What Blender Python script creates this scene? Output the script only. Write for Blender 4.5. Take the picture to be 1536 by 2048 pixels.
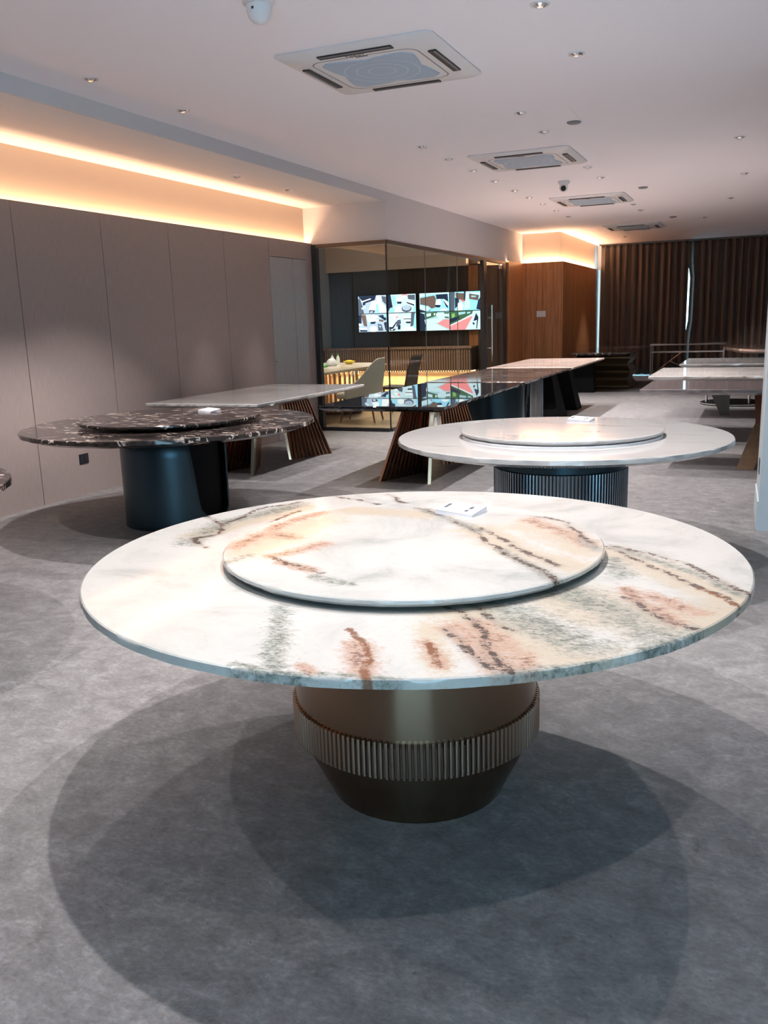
import bpy, math, random
import numpy as np
from mathutils import Matrix, Vector
random.seed(7); rng = np.random.default_rng(7)
PI = math.pi
for o in list(bpy.data.objects): bpy.data.objects.remove(o)
SC = bpy.context.scene; COL = SC.collection
# ------------------------------------------------------------------ camera
FPX = 1740.0; HC = 1.5
YAW, PITCH, ROLL = [math.radians(a) for a in (23.42, -12.37, -1.786)]
CR = Matrix.Rotation(YAW, 3, 'Z') @ Matrix.Rotation(PI/2+PITCH, 3, 'X') @ Matrix.Rotation(ROLL, 3, 'Z')
cd = bpy.data.cameras.new('camera'); cam = bpy.data.objects.new('camera', cd); COL.objects.link(cam)
cam.matrix_world = Matrix.Translation((0, 0, HC)) @ CR.to_4x4()
cd.sensor_fit = 'VERTICAL'; cd.sensor_height = 36; cd.lens = FPX/2048*36; cd.clip_start = .05; cd.clip_end = 200
SC.camera = cam
def at(x, y, z=0.0):                                   # photo pixel -> point on the level plane z
    d = CR @ Vector((x-768, 1024-y, -FPX)); t = (z-HC)/d.z
    return Vector((0, 0, HC)) + t*d
# ------------------------------------------------------------------ world / exposure
W = bpy.data.worlds.new('sky'); SC.world = W; W.use_nodes = True
bg = W.node_tree.nodes['Background']; bg.inputs[0].default_value = (.42, .78, 1.0, 1); bg.inputs[1].default_value = 5.4
SC.view_settings.view_transform = 'Standard'; SC.view_settings.look = 'None'
SC.view_settings.gamma = 1.0; SC.view_settings.use_curve_mapping = False
SC.view_settings.exposure = 0.56
SPOT_W = 150.0; SPOT_COL = (1.0, .945, .93); COVE_COL = (1.0, .60, .34)
def area(name, loc, rot, sx, sy, power, color, spread=180):
    l = bpy.data.lights.new(name, 'AREA'); l.shape = 'RECTANGLE'; l.size = sx; l.size_y = sy
    l.energy = power; l.color = color; l.spread = math.radians(spread)
    o = bpy.data.objects.new(name, l); COL.objects.link(o); o.location = loc; o.rotation_euler = rot; return o
# cove strips (area lamps face up out of the ledges above the panelling)
area('cove_lamp', (-5.825, 4.0, 2.503), (PI, 0, 0), .04, 14.1, 84, COVE_COL)
area('cove_lamp', (-4.628, 17.62, 2.545), (PI, 0, 0), .028, 1.2, 9, COVE_COL)
area('cove_lamp', (-4.2, 18.285, 2.545), (PI, 0, 0), .8, .05, 8, COVE_COL)
area('cove_lamp', (-3.815, 20.3, 2.545), (PI, 0, 0), .05, 4.0, 36, COVE_COL)
# ------------------------------------------------------------------ materials
def newmat(name):
    m = bpy.data.materials.new(name); m.use_nodes = True
    nt = m.node_tree; b = nt.nodes['Principled BSDF']; return m, nt, b
def pm(name, col, rough=.5, metal=0., emit=None, es=1., spec=.5, aniso=0., coat=0., bump=0., bscale=60.):
    m, nt, b = newmat(name)
    b.inputs['Base Color'].default_value = (*col, 1); b.inputs['Roughness'].default_value = rough
    b.inputs['Metallic'].default_value = metal; b.inputs['Specular IOR Level'].default_value = spec
    b.inputs['Coat Weight'].default_value = coat; b.inputs['Anisotropic'].default_value = aniso
    if emit: b.inputs['Emission Color'].default_value = (*emit, 1); b.inputs['Emission Strength'].default_value = es
    if bump:
        n = nt.nodes.new('ShaderNodeTexNoise'); n.inputs['Scale'].default_value = bscale
        bp = nt.nodes.new('ShaderNodeBump'); bp.inputs['Strength'].default_value = bump; bp.inputs['Distance'].default_value = .01
        nt.links.new(n.outputs['Fac'], bp.inputs['Height']); nt.links.new(bp.outputs['Normal'], b.inputs['Normal'])
    return m
class NT:                                              # tiny node helper
    def __init__(s, nt): s.nt = nt; s.tc = nt.nodes.new('ShaderNodeTexCoord')
    def link(s, a, b): s.nt.links.new(a, b)
    def put(s, sock, v):
        if hasattr(v, 'is_linked') or hasattr(v, 'links'): s.link(v, sock)
        elif isinstance(v, tuple) and len(v) == 3 and sock.type == 'RGBA': sock.default_value = (*v, 1)
        else: sock.default_value = v
    def coord(s, scale=(1, 1, 1), rot=(0, 0, 0), loc=(0, 0, 0)):
        m = s.nt.nodes.new('ShaderNodeMapping'); m.inputs['Scale'].default_value = scale
        m.inputs['Rotation'].default_value = rot; m.inputs['Location'].default_value = loc
        s.link(s.tc.outputs['Object'], m.inputs[0]); return m.outputs[0]
    def noise(s, vec, scale, detail=6, rough=.6, dist=0., col=False):
        n = s.nt.nodes.new('ShaderNodeTexNoise'); s.link(vec, n.inputs['Vector'])
        n.inputs['Scale'].default_value = scale; n.inputs['Detail'].default_value = detail
        n.inputs['Roughness'].default_value = rough; n.inputs['Distortion'].default_value = dist
        return n.outputs['Color' if col else 'Fac']
    def ramp(s, fac, stops):
        r = s.nt.nodes.new('ShaderNodeValToRGB'); e = r.color_ramp.elements
        while len(e) < len(stops): e.new(.5)
        for i, (p, c) in enumerate(stops):
            e[i].position = p; e[i].color = (*c, 1) if isinstance(c, tuple) else (c, c, c, 1)
        s.link(fac, r.inputs[0]); return r.outputs[0]
    def mix(s, fac, a, b, mode='MIX'):
        m = s.nt.nodes.new('ShaderNodeMix'); m.data_type = 'RGBA'; m.blend_type = mode
        s.put(m.inputs[0], fac); s.put(m.inputs[6], a); s.put(m.inputs[7], b); return m.outputs[2]
    def math(s, op, a, b=0., c=0.):
        m = s.nt.nodes.new('ShaderNodeMath'); m.operation = op
        s.put(m.inputs[0], a); s.put(m.inputs[1], b); s.put(m.inputs[2], c); return m.outputs[0]
    def attr(s, name):
        a = s.nt.nodes.new('ShaderNodeAttribute'); a.attribute_name = name; return a.outputs['Fac']
    def smooth(s, v, lo, hi, a=0., b=1.):
        m = s.nt.nodes.new('ShaderNodeMapRange'); m.interpolation_type = 'SMOOTHSTEP'
        s.put(m.inputs[0], v); s.put(m.inputs[1], lo); s.put(m.inputs[2], hi); s.put(m.inputs[3], a); s.put(m.inputs[4], b)
        return m.outputs[0]
    def bump(s, b, h, strength, dist=.01):
        n = s.nt.nodes.new('ShaderNodeBump'); n.inputs['Strength'].default_value = strength; n.inputs['Distance'].default_value = dist
        s.link(h, n.inputs['Height']); s.link(n.outputs['Normal'], b.inputs['Normal'])
def m_floor(name, c0, c1, c2, rough=.5):
    m, nt, b = newmat(name); n = NT(nt)
    v = n.coord(); big = n.noise(v, .9, 4); mid = n.noise(n.coord((1, 1.25, 1)), 9, 8, .72, .5); fine = n.noise(n.coord((1, 1.5, 1)), 46, 7, .75, .35)
    chip = n.noise(n.coord((1, 1.7, 1), (0, 0, .3), (4, 9, 0)), 34, 3, .55, .2)
    f = n.math('ADD', n.math('MULTIPLY', mid, .55), n.math('MULTIPLY', fine, .45))
    c = n.ramp(f, [(.38, c0), (.51, c1), (.64, c2)])
    c = n.mix(n.smooth(chip, .69, .75, 0., .5), c, tuple(x*1.25 for x in c2))
    c = n.mix(n.smooth(chip, .31, .25, 0., .65), c, tuple(x*.45 for x in c0))
    c = n.mix(n.smooth(big, .3, .7, 0., .3), c, c0)
    n.link(c, b.inputs['Base Color']); b.inputs['Roughness'].default_value = rough; b.inputs['Specular IOR Level'].default_value = .3
    n.bump(b, fine, .10, .004); return m
def m_panel(name, c, rough=.38):
    m, nt, b = newmat(name); n = NT(nt)
    g = n.noise(n.coord((60, 60, 1.5)), 6, 4, .6)
    n.link(n.mix(n.smooth(g, .3, .7), tuple(x*.86 for x in c), tuple(x*1.12 for x in c)), b.inputs['Base Color'])
    b.inputs['Roughness'].default_value = rough; b.inputs['Specular IOR Level'].default_value = .45; return m
def m_wood(name, dark, light, scale=(14, 14, .6), rough=.42):
    m, nt, b = newmat(name); n = NT(nt)
    g = n.noise(n.coord(scale), 3.0, 8, .65, .4); st = n.noise(n.coord((5, 5, .03)), 2.0, 2, .5)
    f = n.math('ADD', n.math('MULTIPLY', g, .65), n.math('MULTIPLY', st, .35))
    n.link(n.ramp(f, [(.36, dark), (.62, light)]), b.inputs['Base Color'])
    b.inputs['Roughness'].default_value = rough; b.inputs['Specular IOR Level'].default_value = .4; return m
def m_marble(name, base, vein, rot=0., stretch=(1, 5, 1), scale=1.6, lo=.52, hi=.75, amt=1., rough=.07, second=None, edges=True):
    m, nt, b = newmat(name); n = NT(nt)
    v = n.coord(stretch, (0, 0, rot)); cl = n.noise(n.coord(), 2.2, 5, .6, 1.2)
    st = n.noise(v, scale, 9, .62, 1.4)
    c = n.mix(n.math('MULTIPLY', n.smooth(st, lo, hi), amt), base, vein)
    if second: c = n.mix(n.smooth(cl, .52, .66, 0., .8), c, second)
    else: c = n.mix(n.smooth(cl, .45, .75, 0., .16*amt), c, vein)
    n.link(c, b.inputs['Base Color']); b.inputs['Roughness'].default_value = rough
    b.inputs['Specular IOR Level'].default_value = .55; return m
def m_emperador(name):
    m, nt, b = newmat(name); n = NT(nt)
    base = n.ramp(n.noise(n.coord(), 7, 6, .7), [(.35, (.010, .008, .008)), (.7, (.045, .034, .031))])
    msk = n.smooth(n.noise(n.coord((1, 1.8, 1), loc=(3, 1, 0)), 2.2, 3, .5), .38, .52)
    fl = n.noise(n.coord((1.0, 2.2, 1)), 11, 5, .6, 1.0)
    f = n.math('MULTIPLY', n.smooth(fl, .56, .61), msk)
    c = n.mix(f, base, (.50, .41, .36))
    sp = n.noise(n.coord(), 60, 2, .5); c = n.mix(n.smooth(sp, .72, .76, 0., .7), c, (.5, .42, .36))
    n.link(c, b.inputs['Base Color']); b.inputs['Roughness'].default_value = .10; b.inputs['Specular IOR Level'].default_value = .5; return m
def m_hero(name):
    m, nt, b = newmat(name); n = NT(nt); v = n.coord()
    w1 = n.noise(v, 4, 8, .7, .6); w2 = n.noise(n.coord(loc=(5, 2, 0)), 20, 8, .75, .3); gr = n.noise(n.coord((1.0, 2.2, 1), (0, 0, -.9)), 38, 6, .72, .5)
    cl = n.noise(n.coord(loc=(1, 7, 0)), 2.6, 8, .66, 1.0)
    c = n.ramp(cl, [(.28, (.41, .402, .382)), (.46, (.39, .384, .367)), (.57, (.345, .343, .33)), (.70, (.265, .27, .26))])
    g2 = n.noise(n.coord((1., 1.8, 1), (0, 0, -.7), (2, 3, 0)), 85, 5, .7, .3)
    c = n.mix(n.smooth(gr, .58, .72, 0., .30), c, (.22, .23, .225))
    sub = lambda t, k: n.math('MULTIPLY', n.math('SUBTRACT', t, .5), k)
    wob = n.math('ADD', sub(w1, .05), sub(w2, .045))
    def zone(c, name, col, lo, hi, amt, k1, k2, k3):
        z = n.math('ADD', n.attr(name), n.math('ADD', n.math('ADD', sub(w1, k1), sub(w2, k2*1.3)), n.math('ADD', sub(gr, k3*1.2), sub(g2, 1.5))))
        return n.mix(n.smooth(z, lo, hi, 0., amt), c, col)
    c = zone(c, 'tan', (.35, .296, .225), .22, .95, .85, 1.2, .9, .6)
    c = zone(c, 'pink', (.315, .203, .153), .30, .95, .85, .9, 1.2, .8)
    c = zone(c, 'grey', (.195, .20, .178), .35, 1.05, .75, 1.0, .8, 1.6)
    c = zone(c, 'grey', (.085, .10, .09), .90, 1.3, .75, .8, .9, 2.2)
    c = zone(c, 'pink', (.12, .065, .05), .95, 1.3, .8, .8, 1.6, 1.6)
    d2 = n.math('ADD', n.attr('vein'), n.math('ADD', wob, sub(gr, .05)))
    d = n.math('ADD', n.math('ABSOLUTE', n.math('ADD', n.attr('vein'), n.math('MULTIPLY', wob, .28))), n.math('ADD', n.math('MAXIMUM', sub(w2, .10), -.005), n.math('MAXIMUM', sub(g2, .06), -.003)))
    c = n.mix(n.smooth(n.math('ADD', d2, sub(g2, .06)), .026, -.010, 0., .7), c, (.20, .16, .13))
    c = n.mix(n.smooth(d, .0075, .002, 0., .92), c, (.045, .030, .025))
    r = n.math('ADD', n.math('ABSOLUTE', n.math('ADD', n.attr('rust'), n.math('MULTIPLY', wob, .2))), n.math('MAXIMUM', sub(w2, .07), -.004))
    c = n.mix(n.smooth(r, .013, .003, 0., .9), c, (.13, .05, .02))
    n.link(c, b.inputs['Base Color']); b.inputs['Roughness'].default_value = .07
    b.inputs['Specular IOR Level'].default_value = .55; return m
def m_glass(name, tint=(.90, .93, .92), refl=1.0):
    m = bpy.data.materials.new(name); m.use_nodes = True; nt = m.node_tree; nt.nodes.clear()
    out = nt.nodes.new('ShaderNodeOutputMaterial'); mx = nt.nodes.new('ShaderNodeMixShader')
    t = nt.nodes.new('ShaderNodeBsdfTransparent'); t.inputs[0].default_value = (*tint, 1)
    g = nt.nodes.new('ShaderNodeBsdfGlossy'); g.inputs['Roughness'].default_value = .0; g.inputs[0].default_value = (1, 1, 1, 1)
    lw = nt.nodes.new('ShaderNodeLayerWeight'); lw.inputs[0].default_value = .5      # symmetric Schlick falloff for both faces
    p = nt.nodes.new('ShaderNodeMath'); p.operation = 'POWER'; p.inputs[1].default_value = 5.0
    f = nt.nodes.new('ShaderNodeMath'); f.operation = 'MULTIPLY_ADD'; f.inputs[1].default_value = .40*refl; f.inputs[2].default_value = .025*refl
    nt.links.new(lw.outputs['Facing'], p.inputs[0]); nt.links.new(p.outputs[0], f.inputs[0])
    nt.links.new(f.outputs[0], mx.inputs[0]); nt.links.new(t.outputs[0], mx.inputs[1]); nt.links.new(g.outputs[0], mx.inputs[2])
    nt.links.new(mx.outputs[0], out.inputs[0]); return m
def m_brushed(name, col, rough, aniso, rot=0.):
    m, nt, b = newmat(name); b.inputs['Base Color'].default_value = (*col, 1); b.inputs['Metallic'].default_value = 1
    b.inputs['Roughness'].default_value = rough; b.inputs['Anisotropic'].default_value = aniso; b.inputs['Anisotropic Rotation'].default_value = rot
    t = nt.nodes.new('ShaderNodeTangent'); t.direction_type = 'RADIAL'; t.axis = 'Z'; nt.links.new(t.outputs[0], b.inputs['Tangent']); return m
def m_emit(name, col, s=1.):
    m = bpy.data.materials.new(name); m.use_nodes = True; nt = m.node_tree; nt.nodes.clear()
    out = nt.nodes.new('ShaderNodeOutputMaterial'); e = nt.nodes.new('ShaderNodeEmission')
    e.inputs[0].default_value = (*col, 1); e.inputs[1].default_value = s; nt.links.new(e.outputs[0], out.inputs[0]); return m
M = dict(
    floor=m_floor('grey_stone_floor', (.105, .101, .102), (.175, .169, .171), (.275, .268, .27)),
    floor2=m_floor('brown_stone_floor', (.13, .09, .06), (.19, .14, .095), (.27, .205, .145), .5),
    white=pm('white_paint', (.78, .77, .78), .7), ceil=pm('ceiling_paint', (.95, .91, .955), .75), beam=pm('bulkhead_paint', (.62, .60, .61), .7),
    cream=pm('cream_wallpaper', (.56, .46, .38), .75), pillar=pm('pillar_paint', (.40, .45, .48), .6),
    panel=m_panel('taupe_panel', (.33, .262, .243)), door=m_panel('satin_door', (.36, .35, .355), .22), gap=pm('dark_joint', (.02, .018, .017), .8),
    wood=m_wood('oak_veneer', (.26, .095, .035), (.56, .25, .10)), darkwood=m_wood('smoked_veneer', (.020, .015, .013), (.055, .042, .036)),
    greywall=pm('charcoal_fabric', (.055, .06, .065), .7), slat=m_wood('walnut_slat', (.17, .10, .065), (.32, .21, .145)),
    hero=m_hero('veined_marble'), wmar=m_marble('white_marble', (.40, .393, .387), (.17, .17, .17), 0.03, (1, 6, 1), 1.2, .54, .78, .8),
    wmar2=m_marble('cream_marble', (.66, .62, .59), (.28, .22, .19), .12, (1, 5, 1), 2.2, .52, .72, .8),
    emp=m_emperador('dark_emperador'), black=m_marble('black_marble', (.012, .012, .014), (.06, .055, .055), 1.5, (1, 6, 1), 2.0, .55, .8, .7, .015),
    brown=m_marble('brown_marble', (.05, .037, .032), (.36, .28, .24), 1.35, (1, 7, 1), 2.0, .52, .72, .9, .06),
    pinkm=m_marble('pink_marble', (.58, .46, .40), (.22, .13, .10), 1.2, (1, 5, 1), 1.6, .5, .68, .9, .08),
    greym=m_marble('grey_marble', (.20, .165, .165), (.38, .33, .33), 0., (1, 9, 1), 2.5, .5, .7, .8, .06),
    stripe=m_marble('striped_black_marble', (.008, .010, .013), (.22, .25, .28), 0.25, (6, 6, .5), 2.2, .50, .60, 1., .3),
    bronze=m_brushed('brushed_bronze', (.22, .155, .105), .21, .85, .25), bronze2=pm('rib_bronze', (.48, .36, .28), .25, 1.),
    teal=pm('blue_black_metal', (.035, .06, .075), .32, .75), inner=pm('matt_black', (.004, .004, .005), .6, spec=.12),
    ribd=pm('dark_rib', (.34, .40, .45), .25, 1.), copper=pm('rose_gold', (.72, .42, .28), .16, 1.), copperd=pm('dark_rose_gold', (.07, .038, .027), .35, .8),
    frame=pm('dark_metal', (.045, .045, .048), .35, .6), bronzed=pm('bronze_frame', (.12, .095, .08), .4, .7), chrome=pm('chrome', (.8, .8, .82), .12, 1.),
    plastic=pm('white_plastic', (.74, .73, .75), .4), grille=pm('blue_grille', (.40, .50, .62), .6), dark=pm('dark_slot', (.02, .022, .026), .5), groove=pm('groove_grey', (.22, .21, .23), .6),
    ring=pm('grille_ring', (.50, .59, .69), .5), curtain=pm('brown_curtain', (.15, .115, .098), .85, spec=.2, bump=.3, bscale=300), blackp=pm('black_plastic', (.012, .012, .014), .35),
    card=pm('card_white', (.62, .63, .66), .5), ink=pm('grey_ink', (.05, .055, .07), .6), acry=pm('acrylic', (.75, .72, .78), .1),
    beige=pm('beige_leather', (.62, .57, .47), .55), brownl=pm('brown_leather', (.06, .04, .033), .4), walnut=pm('walnut_leg', (.16, .07, .03), .4),
    table_in=pm('pale_stone', (.62, .54, .45), .25), yellow=pm('yellow_plastic', (.75, .55, .03), .4), green=pm('green_plastic', (.05, .32, .06), .4), glassb=pm('bottle_plastic', (.70, .76, .74), .15),
    bronzew=pm('antique_bronze', (.16, .11, .06), .35, .8), redwood=pm('red_wood', (.17, .055, .028), .4), brownw=m_wood('brown_wood', (.13, .068, .03), (.20, .11, .05), (10, 10, 10)),
    silver=pm('rose_steel', (.55, .42, .36), .25, 1.), glass=m_glass('clear_glass'), outglass=m_glass('window_glass', (.95, .97, .98)), leather=pm('lip_metal', (.18, .16, .15), .4, .5),
    led=m_emit('warm_led', (1., .62, .28), 6.))
# ------------------------------------------------------------------ mesh helpers
class MB:
    def __init__(s): s.v = []; s.f = []; s.mi = []; s.cur = 0
    def box(s, x0, x1, y0, y1, z0, z1):
        i = len(s.v); s.v += [(x, y, z) for z in (z0, z1) for y in (y0, y1) for x in (x0, x1)]
        for q in ((0, 2, 3, 1), (4, 5, 7, 6), (0, 1, 5, 4), (2, 6, 7, 3), (0, 4, 6, 2), (1, 3, 7, 5)): s.face([i+k for k in q])
        return s
    def face(s, idx): s.f.append(tuple(idx)); s.mi.append(s.cur)
    def poly(s, pts): i = len(s.v); s.v += [tuple(p) for p in pts]; s.face(range(i, i+len(pts))); return s
    def loft(s, rings, cap0=True, cap1=True, closed=True):
        i = len(s.v); n = len(rings[0])
        for r in rings: s.v += [tuple(p) for p in r]
        for a in range(len(rings)-1):
            for k in range(n if closed else n-1):
                k2 = (k+1) % n; s.face((i+a*n+k, i+a*n+k2, i+(a+1)*n+k2, i+(a+1)*n+k))
        if cap0: s.face([i+k for k in range(n)][::-1])
        if cap1: s.face([i+(len(rings)-1)*n+k for k in range(n)])
        return s
    def lathe(s, prof, n=48, cx=0, cy=0, cap0=True, cap1=True, jit=None):
        return s.loft([[(cx+r*math.cos(2*PI*k/n), cy+r*math.sin(2*PI*k/n), z) for k in range(n)] for r, z in prof], cap0, cap1)
    def prism(s, poly, z0, z1): return s.loft([[(x, y, z0) for x, y in poly], [(x, y, z1) for x, y in poly]])
    def tube(s, path, r, n=8):
        path = [Vector(p) for p in path]; rs = r if isinstance(r, (list, tuple)) else [r]*len(path); rings = []
        for i, p in enumerate(path):
            d = (path[min(i+1, len(path)-1)]-path[max(i-1, 0)]).normalized()
            a = d.cross(Vector((0, 0, 1)) if abs(d.z) < .9 else Vector((1, 0, 0))).normalized(); b = d.cross(a)
            rings.append([p+(a*math.cos(2*PI*k/n)+b*math.sin(2*PI*k/n))*rs[i] for k in range(n)])
        return s.loft(rings)
    def mesh(s, name, mats, smooth=False):
        me = bpy.data.meshes.new(name); me.from_pydata(s.v, [], s.f)
        for m in (mats if isinstance(mats, list) else [mats]): me.materials.append(M[m] if isinstance(m, str) else m)
        me.polygons.foreach_set('material_index', s.mi)
        import bmesh
        bm = bmesh.new(); bm.from_mesh(me); bmesh.ops.recalc_face_normals(bm, faces=bm.faces); bm.to_mesh(me); bm.free()
        if smooth:
            me.polygons.foreach_set('use_smooth', [True]*len(me.polygons))
            try: me.set_sharp_from_angle(angle=math.radians(smooth if smooth is not True else 40))
            except Exception: pass
        return me
    def build(s, name, mats, parent=None, smooth=False, bevel=0., loc=None):
        o = bpy.data.objects.new(name, s.mesh(name, mats, smooth)); COL.objects.link(o)
        if parent: o.parent = parent
        if loc: o.location = loc
        if bevel: md = o.modifiers.new('bevel', 'BEVEL'); md.width = bevel; md.segments = 2; md.limit_method = 'ANGLE'
        return o
def inst(name, me, parent=None, loc=(0, 0, 0), rz=0., label=None):
    o = bpy.data.objects.new(name, me); COL.objects.link(o); o.location = loc; o.rotation_euler = (0, 0, rz)
    if parent: o.parent = parent
    return o
def tag(o, label, cat, group=None):
    o['label'] = label; o['category'] = cat
    if group: o['group'] = group
    return o
def thing(name, label, cat, loc=(0, 0, 0), rz=0., group=None):
    o = bpy.data.objects.new(name, None); COL.objects.link(o); o.location = loc; o.rotation_euler = (0, 0, rz); o.empty_display_size = .1
    return tag(o, label, cat, group)
def struct(o, label=None):
    o['kind'] = 'structure'
    if label: o['label'] = label
    return o
def B(*a): return MB().box(*a)
# ------------------------------------------------------------------ the setting
ZC = 3.155; ZS = 3.034; XB = -4.65; YG = 11.08; YB = 22.75; YF = -3.2; XR = 3.6; XW = -5.75; XU = -5.87; ZP = 2.565
struct(B(XU-.3, XR, YF, YB+.3, -.1, 0).build('floor', 'floor'), 'mottled grey stone-look floor of the showroom')
struct(B(-8.7, XB-.03, YG+.05, 17.3, 0, .012).build('floor_office', 'floor2'), 'glossy brown stone floor inside the glass room')
struct(B(XB, XR, YF, YB+.3, ZC, ZC+.1).build('ceiling', 'ceil'), 'white painted main ceiling')
struct(B(XU-.2, XB, YF, YG, ZS, ZC+.1).build('ceiling_soffit', ['white']), 'lowered ceiling strip along the panelled wall')
beam = struct(B(XB, XB+.012, YF, YG, ZS, ZC).build('trim_1', 'beam'), 'grey face of the ceiling step')
bulk = MB().box(XU-.2, XB-.12, YG-.005, YG+.1, 2.55, ZS); bulk.box(XB-.12, XB+.012, YG-.005, 18.3, 2.55, ZC)
struct(bulk.build('trim_2', 'beam'), 'grey bulkhead above the glass partition')
struct(B(-8.7, XB-.12, YG+.1, 17.3, 3.02, 3.12).build('ceiling_office', 'ceil'), 'ceiling of the glass room')
wl = struct(B(XU-.12, XU, YF, YG+.05, 0, ZC).build('wall_left', 'cream'), 'left wall with taupe panelling under a warm cove light')
seams = [YF]+[5.735-1.04*k for k in range(8, 0, -1) if 5.735-1.04*k > YF+.3]+[5.735, 6.813, 7.843, 8.877, 9.895]
for a, b in zip(seams[:-1], seams[1:]):
    B(XW-.03, XW, a+.004, b-.004, 0, ZP).build('wall_panel', 'panel', wl)
B(XW-.03, XW, 9.899, 10.85, 2.345, ZP).build('wall_panel', 'panel', wl)
B(XW-.03, XW-.002, 10.854, YG-.01, 0, ZP).build('wall_panel', 'panel', wl)
B(XW-.10, XW-.031, YF, YG-.01, 0, ZP-.12).build('backing', 'gap', wl)
B(XW-.032, XW-.026, YF, YG-.01, ZP, ZP+.006).build('panel_cap', 'leather', wl)
d1 = struct(B(XW-.03, XW+.001, 9.899, 10.50, .004, 2.338).build('door_1', 'door'), 'flush satin door leaf at the end of the panelled wall')
B(XW-.03, XW+.003, 10.508, 10.846, .004, 2.338).build('side_leaf', 'door', d1)
MB().lathe([(.008, 0), (.008, .006)], 12).build('keyhole', 'blackp', d1, loc=(XW+.001, 9.87+.06, 1.03)).rotation_euler = (0, PI/2, 0)
# wood-clad corner
ww = struct(MB().box(XB-.15, XB+.05, 17.08, 18.22, 0, 2.57).build('wall_wood', 'wood'), 'orange oak veneer wall beside the curtains, lit from above')
B(XB-.15, -3.79, 18.20, 18.24, 0, 2.57).build('wood_face', 'wood', ww)
B(-3.79, -3.77, 18.20, YB, 0, 2.57).build('wood_side', 'wood', ww)
wu = MB().box(XB-.15, -3.86, 18.33, 18.4, 2.4, ZC); wu.box(-3.9, -3.86, 18.4, YB, 2.4, ZC)
wu.box(XB-.1, -3.8, 18.24, 18.34, 2.50, 2.52); wu.box(-3.87, -3.79, 18.24, YB, 2.50, 2.52)
struct(wu.build('wall_upper', 'cream'), 'cream upper wall washed by the cove light')
# back wall with window behind the curtains
wb = MB().box(-3.9, -3.76, YB, YB+.15, 0, ZC); wb.box(-3.76, XR, YB, YB+.15, 0, .04); wb.box(-3.76, XR, YB, YB+.15, 2.95, ZC); wb.box(1.9, XR, YB, YB+.15, 0, ZC)
struct(wb.build('wall_back', 'white'), 'far end wall behind the curtains')
w1 = struct(B(-3.76, 1.9, YB+.06, YB+.07, .04, 2.95).build('window_1', 'outglass'), 'window behind the brown curtains')
for x in (-3.76, -1.95, 0., 1.85): B(x, x+.05, YB+.03, YB+.1, .04, 2.95).build('mullion', 'frame', w1)
wr = struct(B(XR, XR+.15, YF, YB+.15, 0, ZC).build('wall_right', 'white'), 'right wall')
# shop front behind the viewer
sf = MB().box(XU-.2, -.6, YF-.15, YF, 0, ZC); sf.box(-.6, 3.0, YF-.15, YF, 2.75, ZC); sf.box(3.0, XR, YF-.15, YF, 0, ZC)
struct(sf.build('wall_front', 'white'), 'wall around the shop window')
w2 = struct(B(-.6, 3.0, YF-.08, YF-.07, 0, 2.75).build('window_2', 'outglass'), 'shop window')
for x in (-.6, .6, 1.77, 2.94): B(x, x+.06, YF-.11, YF-.04, 0, 2.75).build('mullion', 'frame', w2)
# pillar on the right
pl = struct(MB().prism([(.045, 6.4), (.75, 6.4), (.75, 7.1), (.026, 7.1)], 0, ZC).build('wall_pillar', ['pillar']), 'pale square pillar at the right edge')
MB().prism([(.034, 6.402), (.05, 6.402), (.03, 7.1), (.016, 7.1)], 0, .205).build('skirting', 'pillar', pl)
MB().prism([(.034, 6.66), (.05, 6.66), (.05, 6.76), (.0305, 6.76)], .35, .46).build('socket', 'blackp', pl)
# office walls
wo = MB().box(-8.7, -8.5, YG, 17.3, 0, 3.1); struct(wo.build('wall_office_left', pm('office_wall', (.30, .31, .33), .45)), 'grey side wall of the glass room')
wbk = struct(B(-8.5, XB-.1, 17.12, 17.3, 0, 3.1).build('wall_office_back', 'darkwood'), 'dark panelled back wall of the glass room')
for i, (a, b, mt) in enumerate([(-8.5, -7.95, 'darkwood'), (-7.95, -6.9, 'greywall'), (-6.9, -6.35, 'darkwood'), (-6.35, -5.85, 'darkwood'), (-5.85, -5.42, 'darkwood'), (-5.42, -4.8, 'wood')]):
    B(a+.004, b-.004, 17.07, 17.1, .9, 2.52).build('wall_panel', mt, wbk)
B(-8.5, -5.0, 17.06, 17.12, .012, .46).build('lower_panel', 'cream', wbk); B(-8.5, -5.42, 16.95, 17.12, 2.52, 3.02).build('upper_band', 'cream', wbk)
struct(B(-8.7, XU-.12, YG-.05, YG+.05, 0, 3.1).build('wall_office_front', 'white'), 'front wall of the glass room left of the glazing')
struct(B(-5.2, XB-.15, 17.0, 17.3, 0, 3.1).build('wall_office_end', 'darkwood'), 'short end wall beside the glass door')
# glazing
def pane(name, x0, x1, y0, y1, parent): return B(x0, x1, y0, y1, .05, 2.50).build(name, 'glass', parent)
w3 = struct(B(XW+.002, XW+.07, YG-.04, YG+.05, 0, 2.55).build('window_3', 'frame'), 'front pane of the glass room')
B(XW+.07, XB+.01, YG-.04, YG+.05, 2.50, 2.55).build('top_rail', 'bronzed', w3); B(XW+.07, XB-.01, YG-.03, YG+.03, 0, .05).build('bottom_rail', 'frame', w3)
pane('pane', XW+.07, XB-.01, YG-.006, YG+.006, w3)
B(XB-.012, XB+.004, YG-.008, YG+.008, .05, 2.50).build('corner_joint', 'frame', w3)
w4 = struct(B(XB-.05, XB+.022, YG-.005, 17.08, 2.50, 2.55).build('window_4', 'bronzed'), 'long side glazing of the glass room')
B(XB-.03, XB+.01, YG+.03, 15.5, 0, .05).build('bottom_rail', 'frame', w4)
gy = [YG+.01, 12.54, 14.05, 15.5]
for a, b in zip(gy[:-1], gy[1:]): pane('pane', XB-.006, XB+.006, a+.004, b-.004, w4)
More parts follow.
